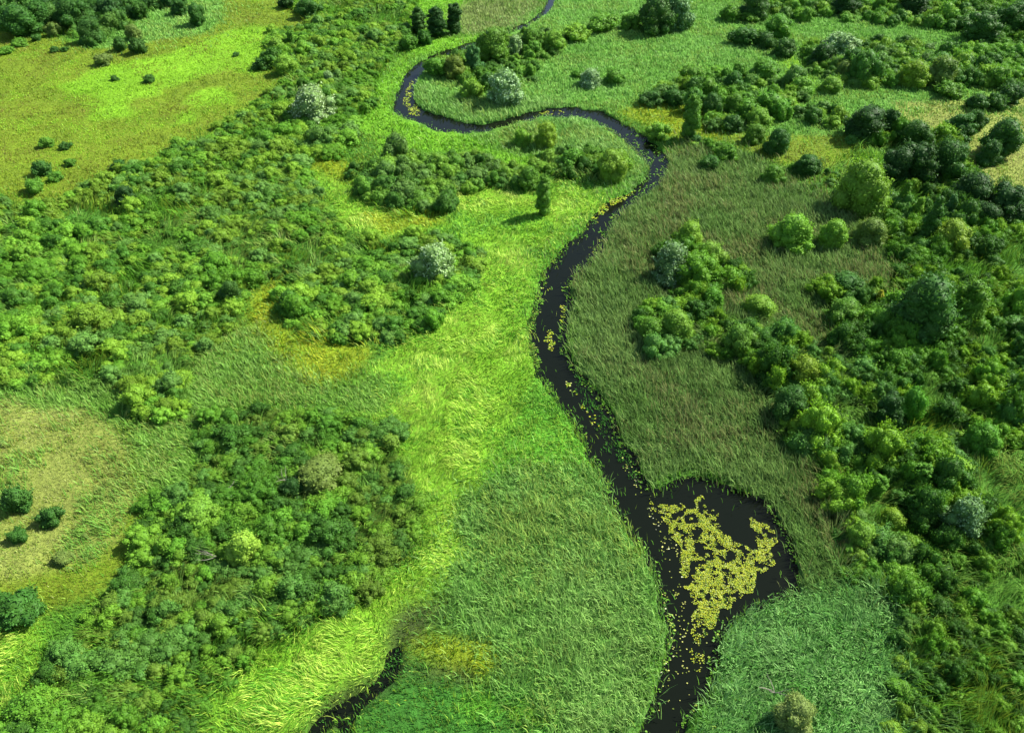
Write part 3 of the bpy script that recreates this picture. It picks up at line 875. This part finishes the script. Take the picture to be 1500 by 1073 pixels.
# ------------------------------------------------------------------ thickets: many shrubs
allX, allY, allW, allT, allN, allP = [], [], [], [], [], []
for ti, (tn, poly, sp, w0, w1, pal) in enumerate(THICKETS):
    pp = np.array(poly, float)
    pp[:, 1] = np.clip(pp[:, 1], -58, 1150)
    wx, wy = at(pp[:, 0], pp[:, 1])
    x0, x1, y0, y1 = wx.min(), wx.max(), wy.min(), wy.max()
    a = np.arange(x0, x1, sp)
    bb = np.arange(y0, y1, sp * .87)
    X, Y = np.meshgrid(a, bb)
    X = X + (np.arange(len(bb)) % 2)[:, None] * sp * .5
    X = (X + rng.uniform(-.42, .42, X.shape) * sp).ravel()
    Y = (Y + rng.uniform(-.42, .42, Y.shape) * sp).ravel()
    px, py, d = to_px(X, Y)
    px2 = px + (fbm(X, Y, 4, 41) - .5) * 26
    py2 = py + (fbm(X, Y, 4, 47) - .5) * 16
    k = inside(px2, py2, poly) & ~inside(px, py - 4, RIVER) & ~inside(px, py + 5, RIVER) & ~inside(px, py, STREAM)
    k &= rng.uniform(size=len(X)) > .05
    if tn in ('left', 'lower', 'right'):
        k &= fbm(X, Y, 7, 57) > (.37 if tn == 'right' else .30)
    hd = np.sqrt(((X[:, None] - hero_xy[None, :, 0]) ** 2 + (Y[:, None] - hero_xy[None, :, 1]) ** 2)) - hero_xy[None, :, 2] * .8
    k &= hd.min(1) > 0
    X, Y, px, py = X[k], Y[k], px[k], py[k]
    n = len(X)
    wdt = (w0 + (w1 - w0) * rng.beta(1.2, 2.6, n)) * 1.12
    wdt *= .62 + .8 * noise(X, Y, 6, 51)
    wdt *= np.where(rng.uniform(size=n) < .06, 1.5, 1.0)
    near_corner = (py > 800) if tn == 'right' else np.zeros(n, bool)
    wdt *= np.where(near_corner, .66, 1)
    P = np.array(PAL[pal])
    pick = np.clip(fbm(X, Y, 6, 61) * 1.5 - .25 + rng.normal(0, .22, n), 0, .999)
    pi = (pick * len(P)).astype(int)
    tint = np.where(near_corner[:, None], np.array(PAL[2])[pi % 6] * .9, P[pi]) * rng.uniform(.85, 1.15, (n, 1))
    allX.append(X); allY.append(Y); allW.append(wdt); allT.append(tint); allN.append(np.full(n, ti)); allP.append(pi)
aX, aY, aW, aT, aN = map(np.concatenate, (allX, allY, allW, allT, allN))
apx, apy, ad = to_px(aX, aY, 1.0)
inframe = (apx > 5) & (apx < 1495) & (apy > 5) & (apy < 1068)
size_px = np.where(inframe, aW * FPX / ad, 0)
order = np.argsort(-size_px)
single = np.zeros(len(aX), bool)
single[order[:300]] = True
aidx = np.where(np.isin(aN, (2, 3, 4)), rng.integers(4, 12, len(aX)), rng.integers(0, 7, len(aX)))
arot = rng.uniform(0, 6.28, len(aX))
azs = rng.uniform(.75, 1.35, len(aX)) * np.select([aN == 3, aN == 0, aN == 2], [rng.uniform(.8, 1.4, len(aX)), .80, .78], 1)
az = ground_z(aX, aY) - .05
print("SHRUBS", len(aX), [int((aN == i).sum()) for i in range(len(THICKETS))])

MARKS = [(357, 801, "bright lime rounded shrub"), (290, 752, "broad light green bush"), (468, 690, "olive-grey wide bush"), (120, 1000, "lime sedge in the bottom left corner"), (200, 900, "tan clearing's lower end"),
         (560, 780, "yellow-green sedge strip"), (330, 960, "lower sedge end"), (400, 860, "middle of the lower left thicket"), (540, 640, "reed grass above the lower left thicket"), (350, 640, "tall grass above the lower left thicket"),
         (636, 383, "silver-green willow"), (500, 470, "golden gap"), (230, 570, "tall grass above the tan clearing"), (100, 480, "left frame edge"), (300, 470, "dark bush by the golden gap"),
         (1414, 752, "grey-green willow"), (1350, 695, "upright green tree"), (1262, 782, "light round bush right of the pool"), (1305, 598, "vivid green narrow tree"), (1176, 542, "yellow-green dome on the ridge"),
         (1352, 452, "largest dark tree"), (1470, 560, "right frame edge"), (1430, 900, "lower right frame edge"), (1380, 1020, "lower right corner"), (1330, 870, "blue-green reeds"), (1220, 660, "olive reeds"), (1450, 400, "very dark trees"), (1100, 460, "diagonal shrub ridge")]
MX = np.array([(m[0], m[1]) for m in MARKS], float)


def tone(c):
    lum = .25 * c[0] + .7 * c[1]
    if c[0] / c[1] > .75:
        return "dull olive"
    if c[2] / c[1] > .22:
        return "grey-green"
    if c[0] / c[1] > .5 and lum > .14:
        return "yellow-green"
    if lum < .095:
        return "dark green"
    if lum > .155:
        return "light green"
    return "mid green"


SHAPES = {'dome': "domed", 'flat': "spreading", 'ball': "round"}
for i in np.nonzero(single)[0]:
    o = link("shrub", SHRUBS[aidx[i]])
    s = float(aW[i])
    o.scale = (s, s, s * azs[i])
    o.location = (aX[i], aY[i], az[i])
    o.rotation_euler = (0, 0, arot[i])
    o['tint'] = tuple(float(v) for v in aT[i])
    j = int(np.argmin((MX[:, 0] - apx[i]) ** 2 + (MX[:, 1] - apy[i]) ** 2))
    dx, dy = apx[i] - MX[j, 0], apy[i] - MX[j, 1]
    side = ("right of" if dx > 0 else "left of") if abs(dx) > abs(dy) else ("below" if dy > 0 else "above")
    if "frame" in MARKS[j][2] or "corner" in MARKS[j][2] or "middle" in MARKS[j][2] or "end" in MARKS[j][2]:
        side = "near"
    shape = SHAPES[SHAPE_OF[aidx[i]]]
    szw = "large" if s > 2.6 else ("small" if s < 1.9 else "medium")
    tag(o, f"{szw} {shape} {tone(aT[i])} thicket shrub {side} the {MARKS[j][2]}", "shrub", f"thicket shrubs {side} the {MARKS[j][2]}")

# the rest of the shrubs: one mass, instanced
rest = ~single
hid = bpy.data.collections.new("shrub_sources")
for i, mm in enumerate(SHRUBS):
    so = bpy.data.objects.new("shrub_source_%02d" % i, mm)
    hid.objects.link(so)
pm = bpy.data.meshes.new("thicket")
pm.vertices.add(int(rest.sum()))
pm.vertices.foreach_set("co", np.stack([aX[rest], aY[rest], az[rest]], 1).astype(np.float32).ravel())
at_ = pm.attributes.new("tint", 'FLOAT_VECTOR', 'POINT')
at_.data.foreach_set("vector", aT[rest].astype(np.float32).ravel())
at_ = pm.attributes.new("siz", 'FLOAT_VECTOR', 'POINT')
at_.data.foreach_set("vector", np.stack([aW[rest], aW[rest], aW[rest] * azs[rest]], 1).astype(np.float32).ravel())
at_ = pm.attributes.new("rot", 'FLOAT_VECTOR', 'POINT')
at_.data.foreach_set("vector", np.stack([0 * aW[rest], 0 * aW[rest], arot[rest]], 1).astype(np.float32).ravel())
at_ = pm.attributes.new("pick", 'INT', 'POINT')
at_.data.foreach_set("value", aidx[rest].astype(np.int32))
thick = link("thicket", pm)
ng = bpy.data.node_groups.new("scatter_shrubs", 'GeometryNodeTree')
ng.interface.new_socket("Geometry", in_out='INPUT', socket_type='NodeSocketGeometry')
ng.interface.new_socket("Geometry", in_out='OUTPUT', socket_type='NodeSocketGeometry')
gi, go = ng.nodes.new("NodeGroupInput"), ng.nodes.new("NodeGroupOutput")
ci = ng.nodes.new("GeometryNodeCollectionInfo")
ci.inputs[0].default_value = hid
ci.inputs['Separate Children'].default_value = True
ci.inputs['Reset Children'].default_value = True
ip = ng.nodes.new("GeometryNodeInstanceOnPoints")
ip.inputs['Pick Instance'].default_value = True


def named(nm, typ):
    n = ng.nodes.new("GeometryNodeInputNamedAttribute")
    n.data_type = typ
    n.inputs[0].default_value = nm
    return n


ng.links.new(gi.outputs[0], ip.inputs['Points'])
ng.links.new(ci.outputs[0], ip.inputs['Instance'])
ng.links.new(named("pick", 'INT').outputs[0], ip.inputs['Instance Index'])
ng.links.new(named("rot", 'FLOAT_VECTOR').outputs[0], ip.inputs['Rotation'])
ng.links.new(named("siz", 'FLOAT_VECTOR').outputs[0], ip.inputs['Scale'])
ng.links.new(ip.outputs[0], go.inputs[0])
md = thick.modifiers.new("scatter", 'NODES')
md.node_group = ng
tag(thick, "dense mass of green willow shrubs merging into one thicket behind the nearer ones", "thicket", kind="stuff")

# ------------------------------------------------------------------ grass, sedge, reeds
N = 4800000
u = rng.uniform(size=N)
Y0, Y1 = 24.0, 232.0
Yb = Y0 + (Y1 - Y0) * u
half = 24 + .70 * Yb
keep = rng.uniform(size=N) < half / (24 + .70 * Y1)
Yb = Yb[keep]
Xb = rng.uniform(-1, 1, len(Yb)) * half[keep]
area = 2 * np.trapezoid(24 + .70 * np.linspace(Y0, Y1, 200), np.linspace(Y0, Y1, 200)) if hasattr(np, 'trapezoid') else 2 * np.trapz(24 + .70 * np.linspace(Y0, Y1, 200), np.linspace(Y0, Y1, 200))
dens0 = len(Yb) / area
_, pxb, pyb, db = zone_of(Xb[:1], Yb[:1])
pxb, pyb, db = to_px(Xb, Yb)
js = np.where(rng.uniform(size=len(Xb)) < .38, 3.0, .7) * np.clip(db / 90, .8, 1.6)
zb = zone_of(Xb + rng.normal(0, 1, len(Xb)) * js, Yb + rng.normal(0, 1, len(Xb)) * js)[0]
mott = fbm(Xb, Yb, 5.5, 111) + rng.normal(0, .05, len(Xb))
zb = np.where((zb == Z_MEADOW) & (mott > .64), Z_LMEAD, zb)
zb = np.where((zb == Z_LMEAD) & (mott < .42), Z_MEADOW, zb)
zb = np.where((zb == Z_TAN) & (mott > .58), np.where(mott > .68, Z_TALL, Z_MEADOW), zb)
zb = np.where((zb == Z_LIME) & (mott < .34), Z_GREEN, zb)
far = np.clip(db / 75.0, .8, 2.2)
Zd, Zh, Zw, Zl = (np.array([ZP[k][i] for k in range(16)]) for i in range(4))
thk = np.zeros(len(Xb), bool)
for (tn, poly, sp, w0, w1, pal) in THICKETS:
    if tn not in ("slope", "east", "skyline", "corner", "loop"):
        thk |= inside(pxb, pyb - 3, poly)
want = Zd[zb] / far ** 1.3
want = np.where(thk, want * .75, want)
zb = np.where(thk & (zb == Z_HERB) & (fbm(Xb, Yb, 6, 67) > .45), Z_TALL, zb)
acc = rng.uniform(size=len(Xb)) < want / dens0
EMERGE = [(838, 545), (858, 556), (905, 640), (935, 695), (922, 702), (885, 650), (855, 596)]  # right-bank water plants, coloured dark to paint in the reeds' shadow
em = inside(pxb + (fbm(Xb, Yb, 1.5, 23) - .5) * 26, pyb, EMERGE) & (fbm(Xb, Yb, 1.2, 25) > .42)
em |= inside(pxb, pyb, STREAM) & (fbm(Xb, Yb, 1.6, 27) > .50)
zb[em] = Z_DARK
bj = rng.normal(0, 1, (2, len(Xb))) * np.where(rng.uniform(size=len(Xb)) < .35, .75, .2) * np.where(pyb < 330, .3, 1) * FPX / db
acc &= ~river_mask(pxb + bj[0] - 2, pyb + bj[1], Xb, Yb) | (em & (rng.uniform(size=len(Xb)) < .7))
vis = (pxb > -90) & (pxb < 1590) & (pyb > -55) & (pyb < 1160)
acc &= vis
acc0 = acc
Xb, Yb, zb, far = Xb[acc], Yb[acc], zb[acc], far[acc]
n = len(Xb)
print("BLADES", n, "dens0", dens0, "max want", (Zd[zb] / far ** 1.3).max())
hgt = np.where(thk[acc], 1.2 + .7 * noise(Xb, Yb, 3, 87), Zh[zb]) * rng.uniform(.6, 1.2, n) * (.72 + .4 * fbm(Xb, Yb, 5, 71)) * (.62 + .8 * noise(Xb, Yb, .95, 73))
_px, _py, _d = to_px(Xb, Yb)
hgt *= np.where(inside(_px, _py - 8, RIVER) & (_py < 330), .35, 1)
wid = Zw[zb] * rng.uniform(.7, 1.3, n) * far ** .9
swirl = 2 * math.pi * 1.7 * fbm(Xb, Yb, 4.5, 81) + rng.normal(0, .45, n)
calm = 2.4 + 1.8 * (fbm(Xb, Yb, 9, 83) - .5) + rng.normal(0, .8, n)
lodged = thk[acc0] | np.isin(zb, (Z_LIME, Z_GOLD, Z_REEDBL))
ang = np.where(lodged, swirl, calm)
ang = np.where(np.isin(zb, (Z_REEDBL, Z_REED)), ang + rng.normal(0, .9, n) + 2.5 * (noise(Xb, Yb, 1.1, 85) - .5), ang)
lean = Zl[zb] * rng.uniform(.5, 1.2, n)
lh = hgt * np.sin(np.minimum(lean, 1.35))
vh = hgt * np.cos(np.minimum(lean, 1.35))
dx, dy = np.cos(ang) * lh, np.sin(ang) * lh
fa = rng.uniform(0, math.pi, n)
wxv, wyv = np.cos(fa) * wid * .5, np.sin(fa) * wid * .5
zg = np.where(em[acc0], WATER_Z - .05, ground_z(Xb, Yb) - .05)
tw = .85
V = np.empty((n, 5, 3), np.float32)
V[:, 0] = np.stack([Xb - wxv, Yb - wyv, zg], 1)
V[:, 1] = np.stack([Xb + wxv, Yb + wyv, zg], 1)
V[:, 2] = np.stack([Xb + dx * .38 + wxv * tw, Yb + dy * .38 + wyv * tw, zg + vh * .62], 1)
V[:, 3] = np.stack([Xb + dx * .38 - wxv * tw, Yb + dy * .38 - wyv * tw, zg + vh * .62], 1)
V[:, 4] = np.stack([Xb + dx, Yb + dy, zg + vh], 1)
patch = fbm(Xb, Yb, 7, 91)
m1 = np.clip(rng.uniform(size=n) * .8 + (patch - .5) * 1.6 + .1, 0, 1)[:, None]
colr = ZC[zb, 0] * (1 - m1) + ZC[zb, 1] * m1
third = (rng.uniform(size=n) < np.clip((fbm(Xb, Yb, 6, 95) - .42) * 2.2, .02, .6))
colr[third] = ZC[zb[third], 2]
colr *= rng.uniform(.7, 1.25, (n, 1)) * (.8 + .4 * noise(Xb, Yb, .8, 99))[:, None]
FAM = [("reed_bed", (Z_REED, Z_OLIVE, Z_REEDLT, Z_REEDBL, Z_BROWN), "tall blue-green and olive reeds standing along both banks of the river", "reeds"),
       ("sedge_grass", (Z_LIME, Z_GOLD, Z_TALL), "lodged lime and yellow sedge sweeping down the middle of the marsh", "sedge"),
       ("meadow_grass", (Z_HERB, Z_TAN, Z_MEADOW, Z_LMEAD, Z_GREEN, Z_DARK, Z_MUD, Z_LGRN), "short olive, tan and green grass of the meadows and clearings", "grass")]
for nm, zs, lab, cat in FAM:
    s = np.isin(zb, zs)
    v = V[s]
    c = np.repeat(colr[s], 5, axis=0)
    k = np.arange(len(v))[:, None] * 5
    me = mesh_np(nm, v.reshape(-1, 3), quads=k + np.array([[0, 1, 2, 3]]), tris=k + np.array([[3, 2, 4]]), mtl=M_BLADE)
    add_col(me, c)
    tag(link(nm, me), lab, cat, kind="stuff")

# ------------------------------------------------------------------ floating pads


def pads(name, polys, dens, label, r0, r1, clump=True, zone_cols=((.34, .38, .020), (.24, .32, .022), (.09, .17, .018), (.38, .43, .12))):
    Xs, Ys = [], []
    for poly, dn in zip(polys, dens):
        pp = np.array(poly, float)
        wx, wy = at(pp[:, 0], pp[:, 1], WATER_Z)
        m = int((wx.max() - wx.min()) * (wy.max() - wy.min()) * dn)
        X, Y = rng.uniform(wx.min(), wx.max(), m), rng.uniform(wy.min(), wy.max(), m)
        px, py, _ = to_px(X, Y, WATER_Z)
        q = inside(px + (noise(X, Y, .8, 5) - .5) * 12, py + (noise(X, Y, .8, 6) - .5) * 14, poly) & inside(px, py, RIVER)
        if clump:
            q &= .45 * fbm(X, Y, 1.3, 77) + .55 * noise(X, Y, .38, 78) > rng.uniform(.36, .62, m)
        Xs.append(X[q]); Ys.append(Y[q])
    X, Y = np.concatenate(Xs), np.concatenate(Ys)
    m = len(X)
    r = rng.uniform(r0, r1, m)
    a0 = rng.uniform(0, 6.28, m)
    K = 9
    th = a0[:, None] + np.linspace(.2, 6.08, K)[None, :]
    tilt = rng.normal(0, .16, (m, 2))
    vx, vy = np.cos(th) * r[:, None], np.sin(th) * r[:, None] * .85
    z0 = WATER_Z + rng.uniform(.02, .09, m)
    P = np.empty((m, K + 1, 3))
    P[:, 0] = np.stack([X, Y, z0], 1)
    P[:, 1:, 0] = X[:, None] + vx
    P[:, 1:, 1] = Y[:, None] + vy
    P[:, 1:, 2] = np.maximum(z0[:, None] + vx * tilt[:, :1] + vy * tilt[:, 1:], WATER_Z + .006)
    base = np.arange(m)[:, None] * (K + 1)
    tr = np.concatenate([base + np.array([[0, i + 1, i + 2]]) for i in range(K - 1)])
    ZCc = np.array(zone_cols)
    c = ZCc[rng.choice(len(ZCc), m, p=[.42, .30, .18, .10])] * rng.uniform(.7, 1.2, (m, 1))
    me = mesh_np(name, P.reshape(-1, 3), tris=tr, mtl=M_PAD)
    add_col(me, np.repeat(c, K + 1, axis=0))
    tag(link(name, me), label, "water weed" if "weed" in name else "lily pads", kind="stuff")
    print("PADS", name, m)


pads("lily_pads", PADS, [270, 90], "yellow lily pads floating in a thick mat on the dark pool", .025, .065)
pads("drifting_pads", PADS_THIN, [12, 8, 9, 20], "sparse pale lily pads drifting along the lower river", .035, .08, zone_cols=((.45, .47, .12), (.30, .36, .05), (.14, .20, .03), (.55, .58, .35)))
pads("pad_patches", PADS_SMALL, [34, 34, 18, 26, 12, 60, 40, 9, 40], "small yellow-green pad patches along the edges of the upper river", .05, .11, zone_cols=((.42, .46, .03), (.28, .42, .03), (.20, .34, .03), (.45, .5, .15)))

def fringe(a, b, wd):
    """A strip of the water along one bank, wd photo pixels wide, as small quads."""
    out = []
    for i in range(len(a) - 1):
        (x0, y0), (x1, y1) = a[i], a[i + 1]
        mx, my = b
        out.append([(x0, y0), (x1, y1), (x1 + mx * wd, y1 + my * wd * .5), (x0 + mx * wd, y0 + my * wd * .5)])
    return out


LB = [p for p in LEFT if 190 < p[1] < 1100]
RB = [p for p in RIGHT if 190 < p[1] < 1100]
FR = fringe(LB, (1, .2), 9) + fringe(RB, (-1, .3), 11)
pads("bank_weed", FR, [26] * len(FR), "low green floating weed fringing both banks of the river", .05, .12, zone_cols=((.09, .24, .02), (.14, .30, .025), (.06, .16, .018), (.26, .36, .05)))

# ------------------------------------------------------------------ dead wood


def dead(px, py, size, seed, label, flat=False):
    g = np.random.default_rng(seed)
    X, Y = at(px, py, 1.2)
    V, F = [], []

    def tube(pts, r0, r1, nn=6):
        b0 = len(V)
        for i, p in enumerate(pts):
            rr = r0 + (r1 - r0) * i / (len(pts) - 1)
            for s in range(nn):
                an = 6.2832 * s / nn
                V.append((p[0] + rr * math.cos(an), p[1] + rr * math.sin(an) * .7, p[2] + rr * math.sin(an) * .7))
        for i in range(len(pts) - 1):
            for s in range(nn):
                F.append((b0 + i * nn + s, b0 + i * nn + (s + 1) % nn, b0 + (i + 1) * nn + (s + 1) % nn, b0 + (i + 1) * nn + s))
    for k in range(5):
        a = g.uniform(0, 6.28)
        p = np.array([0, 0, 0.0])
        pts = [p.copy()]
        up = .15 if flat else .6
        for j in range(5):
            a += g.normal(0, .35)
            p = p + size * .15 * np.array([math.cos(a), math.sin(a), up * g.uniform(.4, 1.2)])
            pts.append(p.copy())
        tube(pts, .035, .01)
    me = mesh_np("dead_branch", np.array(V), quads=np.array(F), mtl=M_DEAD)
    o = link("dead_branch", me)
    o.location = (float(X), float(Y), 1.0)
    tag(o, label, "dead branch")


dead(316, 812, 2.2, 1, "pale bare branches left of the bright lime shrub")
dead(331, 716, 1.6, 2, "pale fallen branch in the thicket above the broad light bush", True)
dead(1135, 1012, 1.8, 3, "dry pale twigs beside the tan half-withered bush")
dead(420, 700, 1.6, 4, "grey bare twigs in the dark gap by the olive-grey bush")
